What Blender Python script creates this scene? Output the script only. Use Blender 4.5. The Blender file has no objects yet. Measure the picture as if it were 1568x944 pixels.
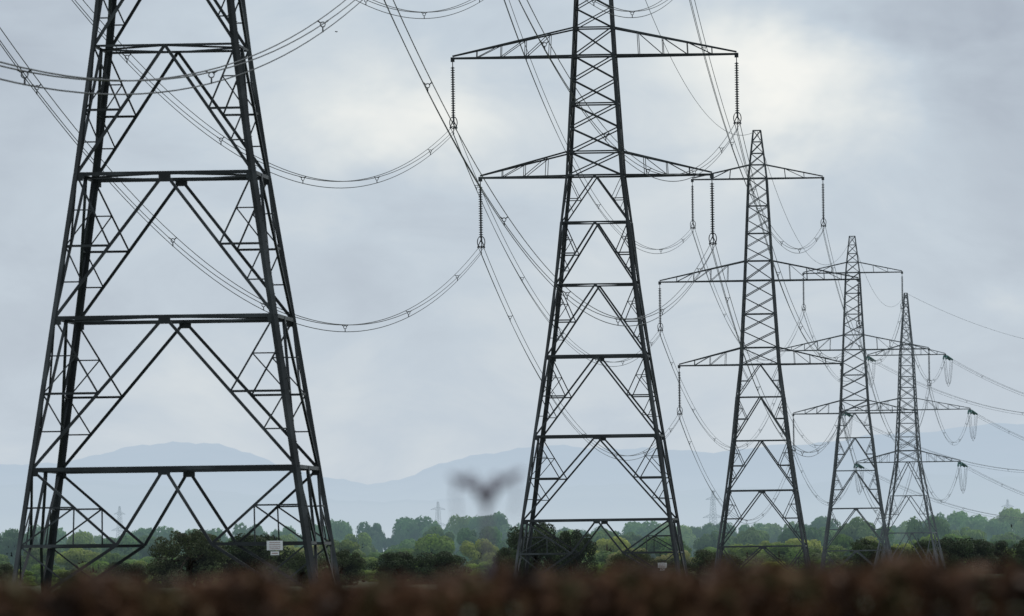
import bpy, math, random
import numpy as np
from mathutils import Vector, Matrix, Euler

scene = bpy.context.scene
scene.view_settings.view_transform = 'Standard'
scene.view_settings.look = 'None'
scene.view_settings.exposure = 0
COL = scene.collection
random.seed(5)

# ------------------------------------------------------------------ helpers
def link(o, parent=None):
    COL.objects.link(o)
    if parent is not None:
        o.parent = parent
    return o

def empty(name, loc=(0, 0, 0), rotz=0.0, parent=None):
    e = bpy.data.objects.new(name, None)
    e.location = loc
    e.rotation_euler = (0, 0, rotz)
    e.empty_display_size = 1
    return link(e, parent)

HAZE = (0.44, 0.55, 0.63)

def base_mat(name, haze=0.0, rough=0.8, haze_col=HAZE, spec=0.25):
    """principled surface with aerial haze painted in as a flat emission mix"""
    m = bpy.data.materials.new(name)
    m.use_nodes = True
    nt = m.node_tree
    nt.nodes.clear()
    out = nt.nodes.new('ShaderNodeOutputMaterial')
    p = nt.nodes.new('ShaderNodeBsdfPrincipled')
    p.inputs['Roughness'].default_value = rough
    p.inputs['Specular IOR Level'].default_value = spec
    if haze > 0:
        e = nt.nodes.new('ShaderNodeEmission')  # even glow stands in for airlight, set per material
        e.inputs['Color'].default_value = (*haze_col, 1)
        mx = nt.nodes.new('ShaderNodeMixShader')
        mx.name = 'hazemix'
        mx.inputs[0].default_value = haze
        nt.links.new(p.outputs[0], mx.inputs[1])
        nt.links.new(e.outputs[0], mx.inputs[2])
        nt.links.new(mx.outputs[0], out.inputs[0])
    else:
        nt.links.new(p.outputs[0], out.inputs[0])
    return m, nt, p

def ramp(nt, stops):
    r = nt.nodes.new('ShaderNodeValToRGB')
    els = r.color_ramp.elements
    while len(els) < len(stops):
        els.new(0.5)
    for e, (pos, c) in zip(els, stops):
        e.position = pos
        e.color = (*c, 1)
    return r

def noise_mat(name, stops, scale=1.0, detail=4, haze=0.0, rough=0.8, stretch=None, spec=0.25):
    m, nt, p = base_mat(name, haze, rough, spec=spec)
    tc = nt.nodes.new('ShaderNodeTexCoord')
    n = nt.nodes.new('ShaderNodeTexNoise')
    n.inputs['Scale'].default_value = scale
    n.inputs['Detail'].default_value = detail
    src = tc.outputs['Object']
    if stretch:
        mp = nt.nodes.new('ShaderNodeMapping')
        mp.inputs['Scale'].default_value = stretch
        nt.links.new(src, mp.inputs[0])
        src = mp.outputs[0]
    nt.links.new(src, n.inputs['Vector'])
    r = ramp(nt, stops)
    nt.links.new(n.outputs['Fac'], r.inputs[0])
    nt.links.new(r.outputs[0], p.inputs['Base Color'])
    return m

def steel_mat(name, haze):
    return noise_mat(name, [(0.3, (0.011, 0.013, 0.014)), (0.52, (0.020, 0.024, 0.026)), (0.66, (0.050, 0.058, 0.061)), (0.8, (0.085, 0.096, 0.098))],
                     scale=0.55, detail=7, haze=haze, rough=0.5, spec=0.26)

# ------------------------------------------------------------------ mesh builder
class MB:
    def __init__(s):
        s.v = []; s.f = []
    def beam(s, p, q, w, n=None):
        p = Vector(p); q = Vector(q)
        d = q - p
        if d.length < 1e-4: return
        d.normalize()
        n = Vector(n) if n is not None else Vector((0, 0, 1))
        a = n - n.dot(d) * d
        if a.length < 1e-3:
            n = Vector((1, 0, 0)); a = n - n.dot(d) * d
        a.normalize(); b = d.cross(a)
        t = max(0.014, 0.15 * w)
        prof = [(0, 0), (w, 0), (w, t), (t, t), (t, w), (0, w)]
        i = len(s.v)
        for c in (p, q):
            for (x, y) in prof:
                s.v.append(c - a * (x - 0.3 * w) + b * (y - 0.5 * w))
        for k in range(6):
            k2 = (k + 1) % 6
            s.f.append((i + k, i + k2, i + 6 + k2, i + 6 + k))
        s.f.append(tuple(i + k for k in reversed(range(6))))
        s.f.append(tuple(i + 6 + k for k in range(6)))
    def tube(s, pts, r, n=5, closed=False):
        pts = [Vector(p) for p in pts]
        N = len(pts); i = len(s.v)
        for k, p in enumerate(pts):
            if closed:
                d = pts[(k + 1) % N] - pts[k - 1]
            else:
                d = pts[min(k + 1, N - 1)] - pts[max(k - 1, 0)]
            d.normalize()
            u = Vector((0, 0, 1)) if abs(d.z) < 0.9 else Vector((1, 0, 0))
            a = d.cross(u).normalized(); b = d.cross(a)
            rr = r[k] if isinstance(r, (list, tuple)) else r
            for j in range(n):
                t = 2 * math.pi * j / n
                s.v.append(p + a * math.cos(t) * rr + b * math.sin(t) * rr)
        for k in range(N if closed else N - 1):
            k2 = (k + 1) % N
            for j in range(n):
                j2 = (j + 1) % n
                s.f.append((i + k * n + j, i + k * n + j2, i + k2 * n + j2, i + k2 * n + j))
        if not closed:
            s.f.append(tuple(i + j for j in reversed(range(n))))
            s.f.append(tuple(i + (N - 1) * n + j for j in range(n)))
    def box(s, c, size):
        i = len(s.v); cx, cy, cz = c; sx, sy, sz = [k / 2 for k in size]
        for z in (-sz, sz):
            for (x, y) in ((-sx, -sy), (sx, -sy), (sx, sy), (-sx, sy)):
                s.v.append(Vector((cx + x, cy + y, cz + z)))
        for f in ((3, 2, 1, 0), (4, 5, 6, 7), (0, 1, 5, 4), (1, 2, 6, 5), (2, 3, 7, 6), (3, 0, 4, 7)):
            s.f.append(tuple(i + k for k in f))
    def obj(s, name, mat, parent=None):
        me = bpy.data.meshes.new(name)
        me.from_pydata([tuple(v) for v in s.v], [], s.f)
        me.materials.append(mat)
        me.update()
        return link(bpy.data.objects.new(name, me), parent)

def lerp(a, b, t): return a + (b - a) * t

# ------------------------------------------------------------------ lattice tower
def build_tower(prof, kpan, base, base_m, xlev, arms, det=True):
    """prof: list (z, halfwidth) ; kpan: list of main levels top->down ; xlev: list of x-brace levels ;
       arms: (z, height, tip_x, bays)"""
    B = MB()
    zs = [p[0] for p in prof]; ws = [p[1] for p in prof]
    def hw(z): return float(np.interp(z, zs, ws))
    faces = [((1, 0), (0, -1)), ((0, 1), (1, 0)), ((-1, 0), (0, 1)), ((0, -1), (-1, 0))]
    def fp(f, u, z):
        (ax, ay), (nx, ny) = faces[f]
        h = hw(z)
        return Vector(((ax * u + nx) * h, (ay * u + ny) * h, z))
    allz = sorted(set([base] + [z for z in zs if z > base]))
    for sx in (-1, 1):
        for sy in (-1, 1):
            for a, b in zip(allz[:-1], allz[1:]):
                wd = 0.25 if a < 8 else (0.24 if a < 20 else (0.2 if a < 33 else (0.16 if a < 44 else 0.11)))
                B.beam((sx * hw(a), sy * hw(a), a), (sx * hw(b), sy * hw(b), b), wd, (sx, sy * 0.98, 0))
            if sx == 1 and sy == -1:
                z = base + 3.2
                while z < AT_:
                    h = hw(z)
                    B.tube([(sx * h, sy * h, z), (sx * h + 0.17, sy * h - 0.02, z)], 0.014, 4)
                    z += 0.45
            B.box((sx * hw(base), sy * hw(base), base + 0.12), (0.8, 0.8, 0.5))
    # K panels
    for f in range(4):
        n = (faces[f][1][0], faces[f][1][1], 0)
        for i, zt in enumerate(kpan):
            zb = kpan[i + 1] if i + 1 < len(kpan) else None
            B.beam(fp(f, -1, zt), fp(f, 1, zt), 0.16 if i > 1 else 0.10, n)
            A = fp(f, 0, zt)
            last = zb is None
            if last: zb = base
            small = (zt - zb) < 4.0
            wm = 0.13 if not small else 0.095
            nv = Vector(n)
            ax = Vector((faces[f][0][0], faces[f][0][1], 0))
            if i > 1:
                for u, sz in ((0, 0.5), (-1, 0.32), (1, 0.32)):
                    g = fp(f, u, zt) + nv * 0.06 - Vector((0, 0, 0.12)) - ax * u * 0.12
                    dx = (abs(ax.x) * sz + 0.02, abs(ax.y) * sz + 0.02, 0.34)
                    B.box(tuple(g), dx)
            for sgn in (-1, 1):
                C = fp(f, sgn, zb); T = fp(f, sgn, zt)
                if last and base_m is not None:
                    zm, um = base_m
                    M = fp(f, sgn * um, zm)
                    B.beam(A, M, wm, n); B.beam(M, C, wm, n); B.beam(T, M, wm * 0.85, n)
                    B.beam(M, fp(f, sgn, zm), 0.13, n)
                    U = lerp(T, M, 0.5)
                    B.beam(U, fp(f, sgn, U.z), 0.07, n)
                    B.beam(U, fp(f, sgn, zm), 0.07, n)
                    B.beam(U, lerp(M, fp(f, sgn, zm), 0.45), 0.06, n)
                    V = lerp(M, C, 0.5); B.beam(V, fp(f, sgn, zm), 0.07, n)
                    continue
                M = lerp(A, C, 0.5)
                B.beam(A, C, wm, n)
                zm = (zt + zb) / 2; Q = fp(f, sgn, zm)
                B.beam(M, Q, 0.10, n)
                if not small:
                    B.beam(M, T, 0.08, n)
                    U = lerp(M, T, 0.5)
                    B.beam(U, fp(f, sgn, U.z), 0.055, n)
                    B.beam(U, Q, 0.055, n)
                else:
                    B.beam(Q, lerp(A, M, 0.35), 0.055, n)
                V = lerp(M, C, 0.5)
                B.beam(V, fp(f, sgn, V.z), 0.06, n)
                B.beam(V, Q, 0.065, n)
    for zt in kpan:
        h = hw(zt)
        m = [Vector((0, -h, zt)), Vector((h, 0, zt)), Vector((0, h, zt)), Vector((-h, 0, zt))]
        for i in range(4): B.beam(m[i], m[(i + 1) % 4], 0.08)
    for a, b, hz in xlev:
        for f in range(4):
            n = (faces[f][1][0], faces[f][1][1], 0)
            w = 0.10 if a < 34 else 0.08
            B.beam(fp(f, -1, a), fp(f, 1, b), w, n)
            B.beam(fp(f, 1, a), fp(f, -1, b), w, n)
            if hz: B.beam(fp(f, -1, b), fp(f, 1, b), w * 1.1, n)
    zt = zs[-1]
    for f in range(4): B.beam(fp(f, -1, zt), fp(f, 1, zt), 0.08, (0, 0, 1))
    for (za, ha, tip, nb) in arms:
        for sgn in (-1, 1):
            tipv = [Vector((sgn * tip, -0.14, za)), Vector((sgn * tip, 0.14, za))]
            bot = []; top = []
            for k, sy in enumerate((-1, 1)):
                b0 = Vector((sgn * hw(za), sy * hw(za), za)); t0 = Vector((sgn * hw(za + ha), sy * hw(za + ha), za + ha))
                tt = tipv[k] + Vector((0, 0, 0.14))
                B.beam(b0, tipv[k], 0.15, (0, 0, 1)); B.beam(t0, tt, 0.12, (0, sy, 0))
                bl = [lerp(b0, tipv[k], i / nb) for i in range(nb + 1)]
                tl = [lerp(t0, tt, i / nb) for i in range(nb + 1)]
                for i in range(1, nb):
                    B.beam(bl[i], tl[i], 0.055, (0, sy, 0))
                for i in range(1, nb - 1):
                    B.beam(tl[i], bl[i + 1], 0.055, (0, sy, 0))
                bot.append(bl); top.append(tl)
            for i in range(1, nb):
                B.beam(bot[0][i], bot[1][i], 0.06); B.beam(top[0][i], top[1][i], 0.05)
            for i in range(nb - 1):
                B.beam(bot[i % 2][i], bot[(i + 1) % 2][i + 1], 0.06)
            B.beam(tipv[0], tipv[1], 0.2)
            B.box((sgn * tip, 0, za - 0.12), (0.3, 0.16, 0.36))
        for f in range(4):
            n = (faces[f][1][0], faces[f][1][1], 0)
            B.beam(fp(f, -1, za), fp(f, 1, za), 0.14, n)
            B.beam(fp(f, -1, za + ha), fp(f, 1, za + ha), 0.1, n)
    return B

AT_ = 44.0
AB, AM, AT, AP = 24.1, 33.35, 44.6, 49.9
def suspension_tower(E):
    prof = [(-12, 7.05), (-2.4, 5.65), (4.05, 4.7), (10.2, 3.78), (15.7, 3.05), (20.5, 2.55), (24.1, 2.12),
            (AM, 1.58), (AT, 1.02), (AT + 1.5, 0.86), (AP, 0.42)]
    x = []
    def seg(a, b, n, every=2):
        for i in range(n):
            x.append((lerp(a, b, i / n), lerp(a, b, (i + 1) / n), (i + 1) % every == 0))
    seg(AB, AB + 1.85, 1, 1); seg(AB + 1.85, AM, 4)
    seg(AM, AM + 2.15, 1, 1); seg(AM + 2.15, AT, 6)
    seg(AT, AT + 1.5, 1, 1); seg(AT + 1.5, AP, 3, 1)
    if E > 0:
        kp = [20.5, 15.7, 10.2, 4.05, -2.4]
        bm = (-E + 2.95, 0.33)
    else:
        kp = [20.5, 15.7, 10.2, 4.05]
        bm = (1.5, 0.55)
    B = build_tower(prof, kp, -E, bm, x,
                    [(AB, 1.85, 8.93, 4), (AM, 2.15, 10.95, 5), (AT, 1.5, 7.2, 3)])
    hw = lambda z: float(np.interp(z, [p[0] for p in prof], [p[1] for p in prof]))
    for (ax, ay, nx, ny) in ((1, 0, 0, -1), (0, 1, 1, 0), (-1, 0, 0, 1), (0, -1, -1, 0)):
        def fp(u, z):
            h = hw(z); return Vector(((ax * u + nx) * h, (ay * u + ny) * h, z))
        for s in (-1, 1):
            A = fp(0, AB); C = fp(s, 20.5)
            B.beam(A, C, 0.1, (nx, ny, 0))
            M = lerp(A, C, 0.5); B.beam(M, fp(s, M.z), 0.07, (nx, ny, 0)); B.beam(M, fp(s, AB), 0.05, (nx, ny, 0))
            V = lerp(A, C, 0.75); B.beam(V, fp(s, M.z), 0.05, (nx, ny, 0))
    return B

T5A = (19.9, 29.0, 38.6)
def tension_tower():
    prof = [(0, 5.9), (7.5, 4.35), (14, 3.1), (19.9, 2.1), (29.0, 1.55), (38.6, 1.15), (40.2, 1.0), (49.4, 0.25)]
    x = []
    def seg(a, b, n, every=2):
        for i in range(n):
            x.append((lerp(a, b, i / n), lerp(a, b, (i + 1) / n), (i + 1) % every == 0))
    seg(19.9, 21.9, 1, 1); seg(21.9, 29, 3, 1); seg(29, 31, 1, 1); seg(31, 38.6, 4, 1); seg(38.6, 40.4, 1, 1); seg(40.4, 49.4, 6, 1)
    return build_tower(prof, [19.9, 14, 7.5], 0, (1.8, 0.6), x,
                       [(T5A[0], 1.9, 9.1, 5), (T5A[1], 2.0, 11.0, 5), (T5A[2], 1.7, 6.8, 4)])

# ------------------------------------------------------------------ insulators
def insulator_mesh(name, mat, L=4.0, nd=22, ring=True):
    B = MB()
    B.tube([(0, 0, 0), (0, 0, -0.45)], 0.04, 6)
    pts = []; rr = []
    z = -0.42
    pitch = L / nd
    for k in range(nd):
        for dz, r in ((0, 0.06), (0.05, 0.08), (0.07, 0.165), (0.115, 0.165), (0.125, 0.07)):
            pts.append((0, 0, z - k * pitch - dz)); rr.append(r)
    pts.append((0, 0, z - L - 0.02)); rr.append(0.04)
    B.tube(pts, rr, 8)
    zb = z - L
    if ring:
        B.tube([(0, 0, zb), (0, 0, zb - 0.3)], 0.05, 6)
        for a, b in (((0, 0, zb - 0.1), (-0.24, 0, zb - 0.62)), ((0, 0, zb - 0.1), (0.24, 0, zb - 0.62)), ((-0.27, 0, zb - 0.62), (0.27, 0, zb - 0.62))):
            B.tube([a, b], 0.04, 6)
        B.tube([(0.29 * math.sin(t), 0.04, zb - 0.3 + 0.46 * math.cos(t)) for t in [2 * math.pi * i / 20 for i in range(20)]], 0.04, 6, True)
        B.tube([(0.05, 0.27 * math.sin(t), zb - 0.3 + 0.40 * math.cos(t)) for t in [2 * math.pi * i / 20 for i in range(20)]], 0.03, 6, True)
        for sx, zz in ((-0.25, -0.74), (0.25, -0.74), (0, -1.17)):
            B.tube([(sx, -0.32, zb + zz), (sx, 0, zb + zz + 0.05), (sx, 0.32, zb + zz)], [0.035, 0.07, 0.035], 6)
            B.tube([(sx, 0, zb - 0.6), (sx, 0, zb + zz)], 0.035, 6)
    me = bpy.data.meshes.new(name)
    me.from_pydata([tuple(v) for v in B.v], [], B.f)
    me.materials.append(mat)
    return me
ATT = -(0.42 + 4.0 + 0.88)   # bundle centre below arm tip

# ------------------------------------------------------------------ survey of the line (metres)
HEAD = math.radians(3.5)
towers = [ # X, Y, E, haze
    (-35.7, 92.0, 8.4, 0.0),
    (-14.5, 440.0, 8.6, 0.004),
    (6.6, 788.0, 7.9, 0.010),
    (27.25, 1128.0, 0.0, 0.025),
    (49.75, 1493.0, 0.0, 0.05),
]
T5 = (68.8, 1788.0); H5 = math.radians(8.8)
T6 = (68.8 + 80, 1788.0 + 320)
att = []
peaks = []
for i, (X, Y, E, hz) in enumerate(towers):
    root = empty('electricity_pylon', (X, Y, 0), -HEAD)
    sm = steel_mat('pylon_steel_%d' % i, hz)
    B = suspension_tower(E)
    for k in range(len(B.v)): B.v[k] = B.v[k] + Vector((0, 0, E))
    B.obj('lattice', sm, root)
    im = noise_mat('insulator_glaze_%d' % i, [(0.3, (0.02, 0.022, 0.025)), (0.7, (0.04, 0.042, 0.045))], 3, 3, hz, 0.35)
    me = insulator_mesh('insulator_string', im)
    d = {}
    R = Matrix.Rotation(-HEAD, 4, 'Z')
    for lev, (za, tip) in enumerate(((AB, 8.93), (AM, 10.95), (AT, 7.2))):
        for s in (-1, 1):
            o = bpy.data.objects.new('insulator', me); o.location = (s * tip, 0, za + E - 0.25)
            link(o, root)
            d[(lev, s)] = Vector((X, Y, 0)) + R @ Vector((s * tip, 0, za + E - 0.25 + ATT))
    att.append(d); peaks.append(Vector((X, Y, AP + E)))

def danger_plate(root_idx, loc, sc=1.0):
    root = [o for o in bpy.data.objects if o.name.startswith('electricity_pylon')][root_idx]
    wm, nt, p = base_mat('plate_white', 0, 0.4); p.inputs['Base Color'].default_value = (0.8, 0.8, 0.8, 1)
    dm, nt, p = base_mat('plate_print', 0, 0.5); p.inputs['Base Color'].default_value = (0.25, 0.05, 0.05, 1)
    S = empty('danger_plate', loc, 0, root); S.scale = (sc, sc, sc)
    B = MB(); B.box((0, 0, 0), (0.68, 0.02, 0.40)); B.box((0.0, 0, -0.33), (0.36, 0.02, 0.16)); B.obj('plate', wm, S)
    B = MB()
    for z in (0.12, 0.03, -0.06, -0.14):
        B.box((0.0, -0.013, z), (0.5 - 0.1 * abs(z) * 4, 0.004, 0.02))
    B.box((0, -0.013, -0.33), (0.26, 0.004, 0.03)); B.obj('print', dm, S)
    B = MB(); B.box((0, 0.04, 0), (0.05, 0.05, 0.8)); B.obj('bracket', bpy.data.materials['pylon_steel_1'], S)
danger_plate(1, (4.72, -6.25, 2.85))
danger_plate(2, (5.0, -6.35, 1.95))

# tension tower
root5 = empty('tension_pylon', (T5[0], T5[1], 0), -H5)
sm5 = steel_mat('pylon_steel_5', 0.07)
B5 = tension_tower(); B5.obj('lattice', sm5, root5)
green, ntg, pg = base_mat('green_glass_insulator', 0.03, 0.3); pg.inputs['Base Color'].default_value = (0.012, 0.12, 0.10, 1)
tens_me = insulator_mesh('tension_string', green, 4.6, 24, False)
R5 = Matrix.Rotation(-H5, 4, 'Z')
inn, outt = {}, {}
jump = MB()
for lev, tip in enumerate((9.1, 11.0, 6.8)):
    for s in (-1, 1):
        tp = Vector((T5[0], T5[1], 0)) + R5 @ Vector((s * tip, 0, T5A[lev] - 0.25))
        for key, tgt in ((0, Vector((towers[4][0], towers[4][1], 0))), (1, Vector((T6[0], T6[1], 0)))):
            d = tgt - Vector((T5[0], T5[1], 0)); d.z = 0; d.normalize(); d.z = -0.13; d.normalize()
            side = d.cross(Vector((0, 0, 1))).normalized()
            for off in (-0.22, 0.22):
                o = bpy.data.objects.new('tension_insulator', tens_me)
                q = Vector((0, 0, -1)).rotation_difference(d)
                o.rotation_mode = 'QUATERNION'
                m = Matrix.Translation(tp + side * off) @ q.to_matrix().to_4x4()
                link(o, root5)
                o.matrix_parent_inverse = (Matrix.Translation((T5[0], T5[1], 0)) @ R5).inverted()
                o.matrix_basis = m
            e = tp + d * 5.3
            (inn if key == 0 else outt)[(lev, s)] = e
        a = inn[(lev, s)]; b = outt[(lev, s)]
        for off, zo in ((-0.22, 0), (0.22, 0), (0, -0.4)):
            jump.tube([lerp(a, b, t) + Vector((off, 0, zo - 4 * 4.3 * t * (1 - t))) for t in [k / 16 for k in range(17)]], 0.03, 5)
peak5 = Vector((T5[0], T5[1], 49.4))

root6 = empty('electricity_pylon', (T6[0], T6[1], 0), -math.radians(14))
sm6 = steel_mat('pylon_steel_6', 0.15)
B6 = suspension_tower(0); B6.obj('lattice', sm6, root6)
R6 = Matrix.Rotation(-math.radians(14), 4, 'Z')
me6 = insulator_mesh('insulator_string6', bpy.data.materials['insulator_glaze_4'])
d6 = {}
for lev, (za, tip) in enumerate(((AB, 8.93), (AM, 10.95), (AT, 7.2))):
    for s in (-1, 1):
        o = bpy.data.objects.new('insulator', me6); o.location = (s * tip, 0, za - 0.25); link(o, root6)
        d6[(lev, s)] = Vector((T6[0], T6[1], 0)) + R6 @ Vector((s * tip, 0, za - 0.25 + ATT))

# ------------------------------------------------------------------ conductors (triple bundles)
wires = empty('overhead_power_line')
def wire_mat(name, haze):
    m, nt, p = base_mat(name, haze, 0.5); p.inputs['Base Color'].default_value = (0.02, 0.024, 0.027, 1); return m
def span(name, A, Bd, pa, pb, k_sag, haze, rad=0.025):
    cu = bpy.data.curves.new(name, 'CURVE'); cu.dimensions = '3D'
    cu.bevel_depth = rad; cu.bevel_resolution = 0; cu.use_fill_caps = False
    sp = MB()
    def add(a, b, sag, off):
        N = 56
        s = cu.splines.new('POLY'); s.points.add(N)
        for i in range(N + 1):
            t = i / N
            p = lerp(a, b, t) + off
            s.points[i].co = (p.x, p.y, p.z - 4 * sag * t * (1 - t), 1)
    for k in A:
        a, b = A[k], Bd[k]
        L = (b - a).length; sag = k_sag * L * L * (1 + 0.012 * ((k[0] * 2 + k[1]) % 3))
        d = (b - a); d.z = 0; d.normalize(); side = d.cross(Vector((0, 0, 1)))
        tri = ((-0.20, 0.145), (0.20, 0.145), (0.0, -0.29))
        for ox, oz in tri:
            add(a, b, sag, side * ox + Vector((0, 0, oz)))
        ns = max(5, int(L / 52))
        for j in range(ns):
            t = (j + 0.55) / ns + random.uniform(-0.015, 0.015)
            c = lerp(a, b, t); c.z -= 4 * sag * t * (1 - t)
            ring = [c + side * 0.10 * math.cos(q) + Vector((0, 0, 0.10 * math.sin(q))) for q in [math.pi * i / 5 for i in range(10)]]
            sp.tube(ring, 0.024, 5, True)
            for ox, oz in tri:
                u = (side * ox + Vector((0, 0, oz)))
                sp.tube([c + u * 0.3, c + u * 1.08], [0.024, 0.036], 5)
    add(pa, pb, k_sag * 0.82 * (pb - pa).length ** 2, Vector((0, 0, 0)))
    m = wire_mat(name + '_aluminium', haze)
    cu.materials.append(m)
    link(bpy.data.objects.new(name, cu), wires)
    sp.obj(name + '_spacers', m, wires)
K = 9.6 / 348 ** 2
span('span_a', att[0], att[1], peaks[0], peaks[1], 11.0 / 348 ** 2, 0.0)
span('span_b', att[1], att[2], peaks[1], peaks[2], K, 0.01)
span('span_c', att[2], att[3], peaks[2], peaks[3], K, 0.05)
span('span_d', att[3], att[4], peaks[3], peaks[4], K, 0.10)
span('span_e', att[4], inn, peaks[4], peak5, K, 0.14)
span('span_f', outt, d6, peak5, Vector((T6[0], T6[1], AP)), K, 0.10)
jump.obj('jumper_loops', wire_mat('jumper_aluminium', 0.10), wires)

# small far pylons of another line, on the plain
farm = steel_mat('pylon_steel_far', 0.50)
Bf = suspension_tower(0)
fme = None
for X, Y, r in ((-270, 7000, 62), (-52, 6950, 50), (122, 6300, 55), (361, 7500, 50)):
    if fme is None:
        o = Bf.obj('distant_pylon', farm); fme = o.data
    else:
        o = link(bpy.data.objects.new('distant_pylon', fme))
    o.location = (X, Y, 0); o.rotation_euler = (0, 0, math.radians(r))

# ------------------------------------------------------------------ foliage
def quad_mesh(name, P, Nrm, size, rng, mats, extra=None):
    n = len(P)
    r = rng.normal(size=(n, 3))
    a = np.cross(Nrm, r); a /= np.linalg.norm(a, axis=1)[:, None] + 1e-9
    b = np.cross(Nrm, a); b /= np.linalg.norm(b, axis=1)[:, None] + 1e-9
    s = size * rng.uniform(0.6, 1.3, n)[:, None]
    V = np.empty((n, 4, 3))
    V[:, 0] = P - a * s * 0.5; V[:, 1] = P - b * s * 0.36 + a * s * 0.05
    V[:, 2] = P + a * s * 0.5; V[:, 3] = P + b * s * 0.36 + a * s * 0.05
    V = V.reshape(-1, 3)
    F = np.arange(n * 4).reshape(-1, 4)
    ev, ef = (extra if extra else ([], []))
    allv = np.vstack([V, np.array([tuple(v) for v in ev]).reshape(-1, 3)])
    me = bpy.data.meshes.new(name)
    me.vertices.add(len(allv)); me.vertices.foreach_set('co', allv.ravel())
    loops = list(F.ravel()); starts = list(range(0, n * 4, 4)); tot = [4] * n; mi = [0] * n
    c = n * 4; off = n * 4
    for f in ef:
        loops += [off + k for k in f]; starts.append(c); tot.append(len(f)); c += len(f); mi.append(1)
    me.loops.add(len(loops)); me.loops.foreach_set('vertex_index', loops)
    me.polygons.add(len(starts)); me.polygons.foreach_set('loop_start', starts); me.polygons.foreach_set('loop_total', tot)
    me.polygons.foreach_set('material_index', mi)
    for m in mats: me.materials.append(m)
    me.update(calc_edges=True); me.validate()
    return me

def tree_mesh(name, seed, mats, nleaf, leaf, lobes=46, low=0.10, ratio=0.75, lr=(0.13, 0.28), nn=0.55):
    """width about 12 m, height about 12*ratio"""
    rng = np.random.default_rng(seed)
    w = 6.0; H = 12 * ratio
    C = []; Rr = []
    sk = rng.uniform(-0.12, 0.12, 2)
    for _ in range(lobes):
        th = rng.uniform(0, 2 * math.pi); u = rng.uniform(0, 1) ** 0.45
        zz = rng.uniform(low, 0.88)
        env = math.sqrt(max(0.05, 1 - ((zz - 0.38) / 0.62) ** 2)) if zz > 0.38 else 0.85 + 0.15 * (zz - low) / (0.38 - low)
        rad = w * 0.82 * env * u
        C.append((rad * math.cos(th) + sk[0] * w * zz, rad * math.sin(th) + sk[1] * w * zz, zz * H * 0.93)); Rr.append(rng.uniform(*lr) * w)
    C = np.array(C); Rr = np.array(Rr)
    idx = rng.choice(lobes, nleaf, p=Rr ** 2 / np.sum(Rr ** 2))
    d = rng.normal(size=(nleaf, 3)); d /= np.linalg.norm(d, axis=1)[:, None]
    rr = Rr[idx] * (1 - 0.30 * rng.random(nleaf) ** 2 + 0.045 * rng.normal(size=nleaf))
    P = C[idx] + d * rr[:, None] * np.array([1, 1, 0.8])
    P[:, 2] = np.maximum(P[:, 2], 0.15)
    Nn = d + nn * rng.normal(size=(nleaf, 3)); Nn /= np.linalg.norm(Nn, axis=1)[:, None]
    B = MB()
    B.tube([(0, 0, 0), (0.1, 0, H * 0.22), (0.05, 0.1, H * 0.5), (0, 0, H * 0.75)], [0.5, 0.38, 0.25, 0.08], 8)
    for k in range(9):
        c = C[(k * 5) % lobes]; st = Vector((0.08, 0.05, H * (0.2 + 0.04 * k)))
        B.tube([st, lerp(st, Vector(c), 0.5) + Vector((0, 0, 0.3)), Vector(c)], [0.2, 0.12, 0.04], 6)
    return quad_mesh(name, P, Nn, leaf, rng, mats, (B.v, B.f))

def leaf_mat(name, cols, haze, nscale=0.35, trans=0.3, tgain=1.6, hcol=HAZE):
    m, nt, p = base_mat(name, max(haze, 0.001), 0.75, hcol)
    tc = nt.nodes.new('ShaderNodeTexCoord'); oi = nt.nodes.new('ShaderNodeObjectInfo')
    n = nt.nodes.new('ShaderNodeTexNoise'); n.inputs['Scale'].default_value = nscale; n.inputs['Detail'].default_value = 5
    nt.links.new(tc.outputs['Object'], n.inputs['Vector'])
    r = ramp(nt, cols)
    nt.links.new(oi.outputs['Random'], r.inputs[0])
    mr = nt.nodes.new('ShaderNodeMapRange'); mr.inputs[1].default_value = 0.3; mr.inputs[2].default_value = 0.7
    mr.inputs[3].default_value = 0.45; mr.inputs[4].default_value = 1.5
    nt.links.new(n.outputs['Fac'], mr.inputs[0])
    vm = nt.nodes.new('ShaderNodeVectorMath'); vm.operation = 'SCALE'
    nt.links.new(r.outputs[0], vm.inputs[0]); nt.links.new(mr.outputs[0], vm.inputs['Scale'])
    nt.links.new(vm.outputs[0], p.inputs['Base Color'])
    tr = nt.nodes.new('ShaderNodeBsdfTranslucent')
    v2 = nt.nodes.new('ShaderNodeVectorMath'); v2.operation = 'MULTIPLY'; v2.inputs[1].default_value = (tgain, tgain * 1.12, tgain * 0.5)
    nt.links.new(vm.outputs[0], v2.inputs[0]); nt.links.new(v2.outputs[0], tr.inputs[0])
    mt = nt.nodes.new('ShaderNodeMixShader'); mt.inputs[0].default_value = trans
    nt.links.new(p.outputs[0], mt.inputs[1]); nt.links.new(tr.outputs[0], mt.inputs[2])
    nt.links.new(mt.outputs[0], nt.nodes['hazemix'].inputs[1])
    return m
bark = noise_mat('bark', [(0.3, (0.03, 0.025, 0.02)), (0.7, (0.08, 0.065, 0.05))], 2.0)

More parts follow.
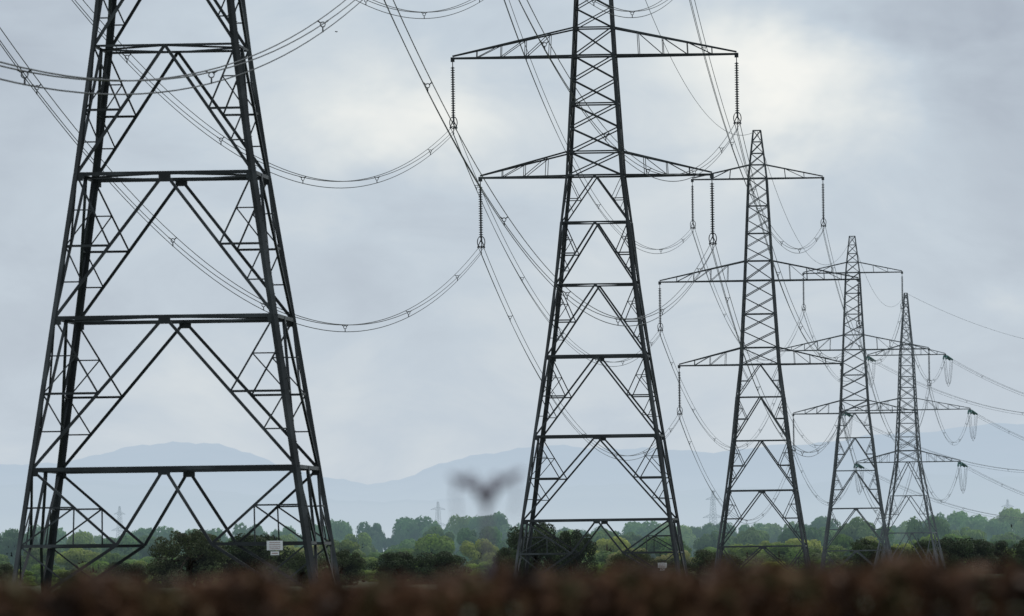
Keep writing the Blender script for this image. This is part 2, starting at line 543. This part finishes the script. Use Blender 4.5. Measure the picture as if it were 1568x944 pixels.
dark_cols = [(0.0, (0.024, 0.037, 0.016)), (0.5, (0.036, 0.054, 0.020)), (1.0, (0.050, 0.062, 0.024))]
near_mat = leaf_mat('oak_leaves', dark_cols, 0.010, trans=0.2)
near = [tree_mesh('oak_crown_%d' % i, 20 + i, [near_mat, bark], 17000, 0.34, 70, low=0.02, nn=0.4) for i in range(4)]
oaks = [(-44.6, 1400, 12.6, 8.9), (-36.0, 1404, 12.5, 8.0), (-53.5, 1395, 7.5, 4.3), (-29.2, 1392, 7, 5.0), (-24.0, 1400, 8, 5.6),
        (-16.0, 1400, 8, 5.0), (-10.8, 1398, 9, 5.3), (2.7, 1400, 9.5, 9.3), (7.6, 1402, 7.5, 8.2), (-1.0, 1390, 6, 5.4),
        (16.2, 1400, 7, 5.2), (26.9, 1400, 8.4, 4.7), (21.5, 1395, 6, 3.6), (-70, 1400, 6, 4.0), (-60, 1405, 6, 3.2),
        (65.2, 1900, 10, 7.6), (71, 1904, 8, 6.0), (77.1, 1898, 11, 7.2), (84.0, 1900, 12, 8.1), (89, 1906, 9, 6.8), (95.5, 1900, 10, 7.4)]
for i, (X, Y, W, H) in enumerate(oaks):
    o = link(bpy.data.objects.new('oak_tree', near[i % 4]))
    o.location = (X, Y, 0); o.scale = (W / 11.5, W / 11.5, H / 9.0)
    o.rotation_euler = (0, 0, random.uniform(0, 6.28))

greens = [(0.0, (0.080, 0.135, 0.028)), (0.18, (0.14, 0.215, 0.038)), (0.33, (0.045, 0.088, 0.028)), (0.48, (0.18, 0.24, 0.042)),
          (0.62, (0.050, 0.090, 0.026)), (0.78, (0.28, 0.29, 0.062)), (0.9, (0.08, 0.135, 0.038)), (1.0, (0.32, 0.245, 0.11))]
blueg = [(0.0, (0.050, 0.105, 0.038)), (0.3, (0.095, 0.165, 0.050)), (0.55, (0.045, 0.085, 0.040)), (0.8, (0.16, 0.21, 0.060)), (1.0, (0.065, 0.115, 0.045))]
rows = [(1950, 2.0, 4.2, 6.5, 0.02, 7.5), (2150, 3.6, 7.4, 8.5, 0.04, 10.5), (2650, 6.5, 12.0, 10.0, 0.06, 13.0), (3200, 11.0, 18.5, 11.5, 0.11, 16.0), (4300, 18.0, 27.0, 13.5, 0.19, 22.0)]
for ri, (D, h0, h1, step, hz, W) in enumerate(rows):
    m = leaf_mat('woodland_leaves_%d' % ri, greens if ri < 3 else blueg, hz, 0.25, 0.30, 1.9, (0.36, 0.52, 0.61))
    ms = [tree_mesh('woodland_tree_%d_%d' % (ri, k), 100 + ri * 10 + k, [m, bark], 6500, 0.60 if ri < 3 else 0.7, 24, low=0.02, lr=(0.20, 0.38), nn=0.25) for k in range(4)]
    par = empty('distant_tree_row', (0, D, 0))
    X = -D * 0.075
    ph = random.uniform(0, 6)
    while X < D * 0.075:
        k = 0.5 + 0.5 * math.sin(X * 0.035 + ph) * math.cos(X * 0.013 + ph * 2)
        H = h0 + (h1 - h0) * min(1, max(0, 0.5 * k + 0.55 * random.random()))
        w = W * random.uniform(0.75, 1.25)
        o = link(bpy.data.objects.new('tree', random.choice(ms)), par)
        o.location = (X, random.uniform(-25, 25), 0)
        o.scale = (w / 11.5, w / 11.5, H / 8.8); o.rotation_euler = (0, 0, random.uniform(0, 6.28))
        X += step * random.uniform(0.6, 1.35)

# ------------------------------------------------------------------ foreground hedge
rng = np.random.default_rng(3)
hm = noise_mat('hedge_leaves', [(0.32, (0.022, 0.013, 0.010)), (0.44, (0.070, 0.033, 0.018)), (0.56, (0.145, 0.066, 0.032)),
                                (0.63, (0.060, 0.056, 0.022)), (0.74, (0.20, 0.11, 0.055))], 5.0, 4, 0, 0.7, stretch=(1.0, 1.0, 0.7))
hc = noise_mat('hedge_twigs', [(0.3, (0.02, 0.012, 0.009)), (0.7, (0.035, 0.022, 0.015))], 9.0)
y0, y1, ztop = 34.6, 35.8, 1.56
nL = 200000
x = rng.uniform(-14, 14, nL)
topv = ztop + 0.016 * np.sin(x * 2.1) + 0.012 * np.sin(x * 5.3 + 1) + 0.012 * np.sin(x * 13.7 + 2)
which = rng.random(nL)
P = np.empty((nL, 3)); N = np.empty((nL, 3))
front = which < 0.6; top = which >= 0.6
P[:, 0] = x
z = 1 - rng.uniform(0, 1, nL) ** 1.6 * 0.95
P[:, 1] = np.where(front, y0 + rng.normal(0, 0.05, nL) + 0.04 * np.sin(x * 7) , rng.uniform(y0, y1, nL))
P[:, 2] = np.where(front, z * topv, topv + rng.normal(-0.02, 0.022, nL))
N[:] = rng.normal(size=(nL, 3)) * 0.8; N[front, 1] -= 1; N[top, 2] += 1
nT = 14000
cx = rng.uniform(-14, 14, 500); cy = rng.uniform(y0, y1, 500); ch = rng.uniform(0.03, 0.10, 500)
ii = rng.integers(0, 500, nT); tt = rng.random(nT)
PT = np.stack([cx[ii] + rng.normal(0, 0.03, nT), cy[ii] + rng.normal(0, 0.035, nT), ztop - 0.03 + ch[ii] * tt], 1)
P = np.vstack([P, PT]); N = np.vstack([N, rng.normal(size=(nT, 3))])
N /= np.linalg.norm(N, axis=1)[:, None]
HB = MB()
for i in range(56):
    xx = -13.75 + i * 0.5
    hz_ = 1.47 + 0.03 * math.sin(xx * 3)
    HB.box((xx, (y0 + y1) / 2, hz_ / 2), (0.497, y1 - y0 - 0.14, hz_))
hedge = link(bpy.data.objects.new('beech_hedge', quad_mesh('beech_hedge', P, N, 0.055, rng, [hm, hc], (HB.v, HB.f))))

# tall forked shoot growing up out of the back of the hedge (out of focus in the photo)
sh = MB()
sx, sy = -0.097, 35.1
sh.tube([(sx, sy, 1.2), (sx + 0.004, sy, 1.65), (sx, sy, 1.845)], [0.012, 0.011, 0.010], 6)
def twig(pts, r): sh.tube(pts, r, 6)
twig([(sx, sy, 1.835), (sx - 0.028, sy, 1.885), (sx - 0.07, sy, 1.912), (sx - 0.120, sy, 1.930)], [0.016, 0.018, 0.016, 0.009])
twig([(sx, sy, 1.835), (sx + 0.028, sy, 1.885), (sx + 0.07, sy, 1.918), (sx + 0.128, sy, 1.945)], [0.016, 0.018, 0.016, 0.009])
twig([(sx - 0.10, sy, 1.925), (sx - 0.105, sy, 1.86), (sx - 0.095, sy, 1.75)], [0.006, 0.005, 0.003])
twig([(sx + 0.10, sy, 1.93), (sx + 0.105, sy, 1.86), (sx + 0.09, sy, 1.78)], [0.006, 0.005, 0.003])
shm, ntq, pq = base_mat('shoot_bark', 0, 0.8); pq.inputs['Base Color'].default_value = (0.22, 0.185, 0.22, 1)
rl = np.random.default_rng(8)
t = rl.random(40); sg = np.where(rl.random(40) < 0.5, -1, 1)
PL = np.stack([sx + sg * t * 0.115, np.full(40, sy), 1.862 + 0.07 * np.sqrt(t)], 1) + rl.normal(0, 0.010, (40, 3))
NL = rl.normal(size=(40, 3)); NL[:, 1] -= 1; NL /= np.linalg.norm(NL, axis=1)[:, None]
link(bpy.data.objects.new('hedge_shoot', quad_mesh('hedge_shoot', PL, NL, 0.028, rl, [shm, shm], (sh.v, sh.f))))

# ------------------------------------------------------------------ bird
bm_, ntb, pb = base_mat('bird_feathers', 0.02, 0.7); pb.inputs['Base Color'].default_value = (0.02, 0.02, 0.022, 1)
bd = MB()
bd.tube([(-0.17, 0, 0), (-0.10, 0, 0), (0, 0, 0), (0.08, 0, 0.01), (0.12, 0, 0.03), (0.16, 0, 0.025), (0.19, 0, 0.02)], [0.03, 0.03, 0.05, 0.045, 0.03, 0.022, 0.004], 8)
for s in (-1, 1):
    i0 = len(bd.v)
    for c in ((0.06, s * 0.03, 0.02), (0.05, s * 0.17, 0.09), (-0.04, s * 0.36, 0.05), (-0.03, s * 0.17, 0.08), (-0.07, s * 0.03, 0.02)): bd.v.append(Vector(c))
    bd.f.append((i0, i0 + 1, i0 + 3, i0 + 4)); bd.f.append((i0 + 1, i0 + 2, i0 + 3))
bo = bd.obj('flying_bird', bm_); bo.location = (-18.5, 1100, 1.6 + 58.3); bo.rotation_euler = (0, 0, 2.6)

# ------------------------------------------------------------------ ground and hills
gm = noise_mat('grassland', [(0.3, (0.035, 0.055, 0.02)), (0.5, (0.06, 0.08, 0.03)), (0.7, (0.10, 0.10, 0.05))], 0.02, 8)
me = bpy.data.meshes.new('ground')
me.from_pydata([(-40000, -3000, 0), (40000, -3000, 0), (40000, 60000, 0), (-40000, 60000, 0)], [], [(0, 1, 2, 3)])
me.materials.append(gm); link(bpy.data.objects.new('ground', me))

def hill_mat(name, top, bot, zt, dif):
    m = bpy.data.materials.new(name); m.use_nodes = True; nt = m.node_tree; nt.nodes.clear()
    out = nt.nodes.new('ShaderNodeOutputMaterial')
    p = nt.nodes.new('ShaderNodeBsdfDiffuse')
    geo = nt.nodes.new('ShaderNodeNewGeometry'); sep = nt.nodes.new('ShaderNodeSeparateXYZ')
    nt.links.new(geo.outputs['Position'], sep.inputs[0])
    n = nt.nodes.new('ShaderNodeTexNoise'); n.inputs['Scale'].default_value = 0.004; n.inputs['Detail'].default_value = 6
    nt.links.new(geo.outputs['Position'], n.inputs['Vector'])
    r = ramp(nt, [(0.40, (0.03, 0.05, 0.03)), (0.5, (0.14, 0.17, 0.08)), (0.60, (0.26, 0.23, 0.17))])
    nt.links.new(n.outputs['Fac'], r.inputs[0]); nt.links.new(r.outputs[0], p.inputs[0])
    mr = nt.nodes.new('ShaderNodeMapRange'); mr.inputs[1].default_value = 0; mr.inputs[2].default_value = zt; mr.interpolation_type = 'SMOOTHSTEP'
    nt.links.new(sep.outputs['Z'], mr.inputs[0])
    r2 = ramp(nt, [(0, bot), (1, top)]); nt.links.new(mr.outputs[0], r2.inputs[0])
    e = nt.nodes.new('ShaderNodeEmission'); nt.links.new(r2.outputs[0], e.inputs[0])  # distance haze painted onto the hills as glow, paler toward the foot
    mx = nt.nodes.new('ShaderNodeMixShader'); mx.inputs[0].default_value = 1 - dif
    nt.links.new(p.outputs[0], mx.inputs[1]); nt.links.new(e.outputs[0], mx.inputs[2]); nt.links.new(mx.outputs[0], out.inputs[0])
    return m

def hills(name, D, az, el, mat, depth, seed):
    """range of hills: az/el in milliradians as surveyed from the viewpoint"""
    rng = np.random.default_rng(seed)
    ph = rng.uniform(0, 6, 8)
    nx, ny = 420, 26
    xs = np.linspace(-0.16 * D, 0.16 * D, nx)
    ridge = np.interp(xs / D * 1000, az, el) * D / 1000
    ker = np.hanning(15); ker /= ker.sum()
    ridge = np.convolve(np.pad(ridge, 7, mode='edge'), ker, 'valid')
    out = np.abs(xs / D * 1000) > 52
    ridge = ridge + out * 0.0015 * D * np.sin(xs / D * 90 + ph[0])
    ridge += D * 0.00012 * (np.sin(xs / D * 600 + ph[1]) + 0.7 * np.sin(xs / D * 1500 + ph[2]) + 0.4 * np.sin(xs / D * 4100 + ph[3]))
    V = []; F = []
    for j in range(ny):
        t = -1 + 2 * j / (ny - 1)
        b = (math.cos(t * math.pi / 2)) ** 1.3 if abs(t) < 1 else 0
        for i in range(nx):
            x = xs[i]
            rel = 1 + 0.10 * math.sin(x / D * 260 + t * 4 + ph[4]) * math.sin(t * 5 + ph[5]) * (1 - b)
            V.append((x, D + t * depth + 0.04 * depth * math.sin(x / D * 120), ridge[i] * b * rel - 3))
    for j in range(ny - 1):
        for i in range(nx - 1):
            a = j * nx + i; F.append((a, a + 1, a + nx + 1, a + nx))
    me = bpy.data.meshes.new(name); me.from_pydata(V, [], F); me.materials.append(mat)
    me.polygons.foreach_set('use_smooth', [True] * len(F))
    link(bpy.data.objects.new(name, me))
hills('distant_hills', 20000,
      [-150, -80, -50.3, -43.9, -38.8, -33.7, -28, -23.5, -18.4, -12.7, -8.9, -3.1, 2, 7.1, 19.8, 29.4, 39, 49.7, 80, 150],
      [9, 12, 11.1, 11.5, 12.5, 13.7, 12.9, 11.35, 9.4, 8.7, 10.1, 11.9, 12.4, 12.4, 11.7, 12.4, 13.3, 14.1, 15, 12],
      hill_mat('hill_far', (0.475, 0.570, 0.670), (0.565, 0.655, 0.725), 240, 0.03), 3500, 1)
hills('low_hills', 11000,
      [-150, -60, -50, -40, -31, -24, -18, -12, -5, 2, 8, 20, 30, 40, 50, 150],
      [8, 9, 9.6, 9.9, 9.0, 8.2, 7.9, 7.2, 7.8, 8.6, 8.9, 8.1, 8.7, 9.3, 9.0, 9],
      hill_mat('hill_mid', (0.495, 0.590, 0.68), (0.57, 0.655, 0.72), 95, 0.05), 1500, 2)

# ------------------------------------------------------------------ world: nishita behind an overcast cloud sheet
w = bpy.data.worlds.new('World'); scene.world = w; w.use_nodes = True
nt = w.node_tree; nt.nodes.clear()
out = nt.nodes.new('ShaderNodeOutputWorld'); bg = nt.nodes.new('ShaderNodeBackground'); bg.inputs[1].default_value = 0.1
sky = nt.nodes.new('ShaderNodeTexSky'); sky.sky_type = 'NISHITA'; sky.sun_disc = False
SE, SR = math.radians(50), math.radians(40)
sky.sun_elevation = SE; sky.sun_rotation = SR
tc = nt.nodes.new('ShaderNodeTexCoord')
def vmath(op, a, b=None):
    n = nt.nodes.new('ShaderNodeVectorMath'); n.operation = op
    nt.links.new(a, n.inputs[0])
    if b is not None:
        if isinstance(b, tuple): n.inputs[1].default_value = b
        else: nt.links.new(b, n.inputs[1])
    return n
def m_(op, a, b, c=None):
    n = nt.nodes.new('ShaderNodeMath'); n.operation = op
    for i, q in enumerate((a, b, c)):
        if q is None: continue
        if isinstance(q, (int, float)): n.inputs[i].default_value = q
        else: nt.links.new(q, n.inputs[i])
    return n.outputs[0]
G = tc.outputs['Generated']
def noise(scale, detail, rough, off=(0, 0, 0), dist=0.0):
    mp = nt.nodes.new('ShaderNodeMapping'); mp.inputs['Scale'].default_value = scale; mp.inputs['Location'].default_value = off
    nt.links.new(G, mp.inputs[0])
    n = nt.nodes.new('ShaderNodeTexNoise'); n.inputs['Scale'].default_value = 1; n.inputs['Detail'].default_value = detail
    n.inputs['Roughness'].default_value = rough; n.inputs['Distortion'].default_value = dist
    nt.links.new(mp.outputs[0], n.inputs['Vector']); return n
warp = noise((60, 60, 90), 4, 0.6, (9, 1, 4))
wv = vmath('SUBTRACT', warp.outputs['Color'], (0.5, 0.5, 0.5))
wv = vmath('SCALE', wv.outputs[0]); wv.inputs['Scale'].default_value = 0.020
GW = vmath('ADD', G, wv.outputs[0]).outputs[0]
def blob(az, el, rx, rz, amp):
    dvec = vmath('SUBTRACT', GW, (az, 1.0, el))
    sc = vmath('MULTIPLY', dvec.outputs[0], (1 / rx, 3.0, 1 / rz))
    ln = vmath('LENGTH', sc.outputs[0])
    sq = m_('MULTIPLY', ln.outputs['Value'], ln.outputs['Value'])
    ex = m_('POWER', 2.718, m_('MULTIPLY', sq, -1.0))
    return m_('MULTIPLY', ex, amp)
n1 = noise((55, 55, 110), 7, 0.55, (3.1, 0, 1.7), 0.4).outputs['Fac']
n2 = noise((16, 16, 36), 3, 0.5, (7, 2, 5)).outputs['Fac']
v = m_('MULTIPLY_ADD', m_('SUBTRACT', n1, 0.5), 0.50, 0.53)
v = m_('MULTIPLY_ADD', m_('SUBTRACT', n2, 0.5), 0.20, v)
for b in ((-0.0100, 0.0440, 0.0095, 0.0055, 0.36), (0.0265, 0.0480, 0.0115, 0.0065, 0.50), (-0.024, 0.053, 0.012, 0.005, 0.10), (0.006, 0.040, 0.035, 0.010, 0.04), (-0.03, 0.018, 0.03, 0.008, 0.05)):
    v = m_('ADD', v, blob(*b))
for b in ((0.046, 0.0545, 0.015, 0.009, -0.28), (-0.052, 0.057, 0.016, 0.012, -0.20), (0.050, 0.034, 0.018, 0.016, -0.13), (0.004, 0.060, 0.012, 0.0045, -0.10), (-0.05, 0.03, 0.014, 0.02, -0.09), (-0.008, 0.030, 0.03, 0.005, -0.05)):
    v = m_('ADD', v, blob(*b))
cr = ramp(nt, [(0.0, (0.29, 0.33, 0.42)), (0.5, (0.55, 0.63, 0.715)), (0.75, (0.745, 0.79, 0.81)), (1.0, (0.93, 0.935, 0.905))])
nt.links.new(v, cr.inputs[0])
cl = vmath('SCALE', cr.outputs[0]); cl.inputs['Scale'].default_value = 9.9
mx = nt.nodes.new('ShaderNodeMix'); mx.data_type = 'RGBA'; mx.inputs[0].default_value = 0.94
nt.links.new(sky.outputs[0], mx.inputs[6]); nt.links.new(cl.outputs[0], mx.inputs[7])
nt.links.new(mx.outputs[2], bg.inputs[0]); nt.links.new(bg.outputs[0], out.inputs[0])

# sun filtered by thin cloud, high and ahead-right of the viewer
sl = bpy.data.lights.new('sun', 'SUN'); sl.energy = 1.5; sl.angle = math.radians(10); sl.color = (1.0, 0.95, 0.84)
so = link(bpy.data.objects.new('sun', sl))
d = Vector((math.sin(SR) * math.cos(SE), math.cos(SR) * math.cos(SE), math.sin(SE)))
so.rotation_euler = d.to_track_quat('Z', 'Y').to_euler(); so.location = (0, 0, 200)

# ------------------------------------------------------------------ camera
cam = bpy.data.cameras.new('camera'); cam.lens = 360; cam.sensor_width = 36; cam.clip_start = 0.5; cam.clip_end = 90000
cam.dof.use_dof = True; cam.dof.focus_distance = 760; cam.dof.aperture_fstop = 5.2
co = link(bpy.data.objects.new('camera', cam))
co.location = (0, 0, 1.6)
tilt = 404 / 15680
M = Euler((math.pi / 2 + tilt, 0, 0)).to_matrix() @ Matrix.Rotation(-0.0131, 3, 'Z')
co.rotation_euler = M.to_euler()
scene.camera = co
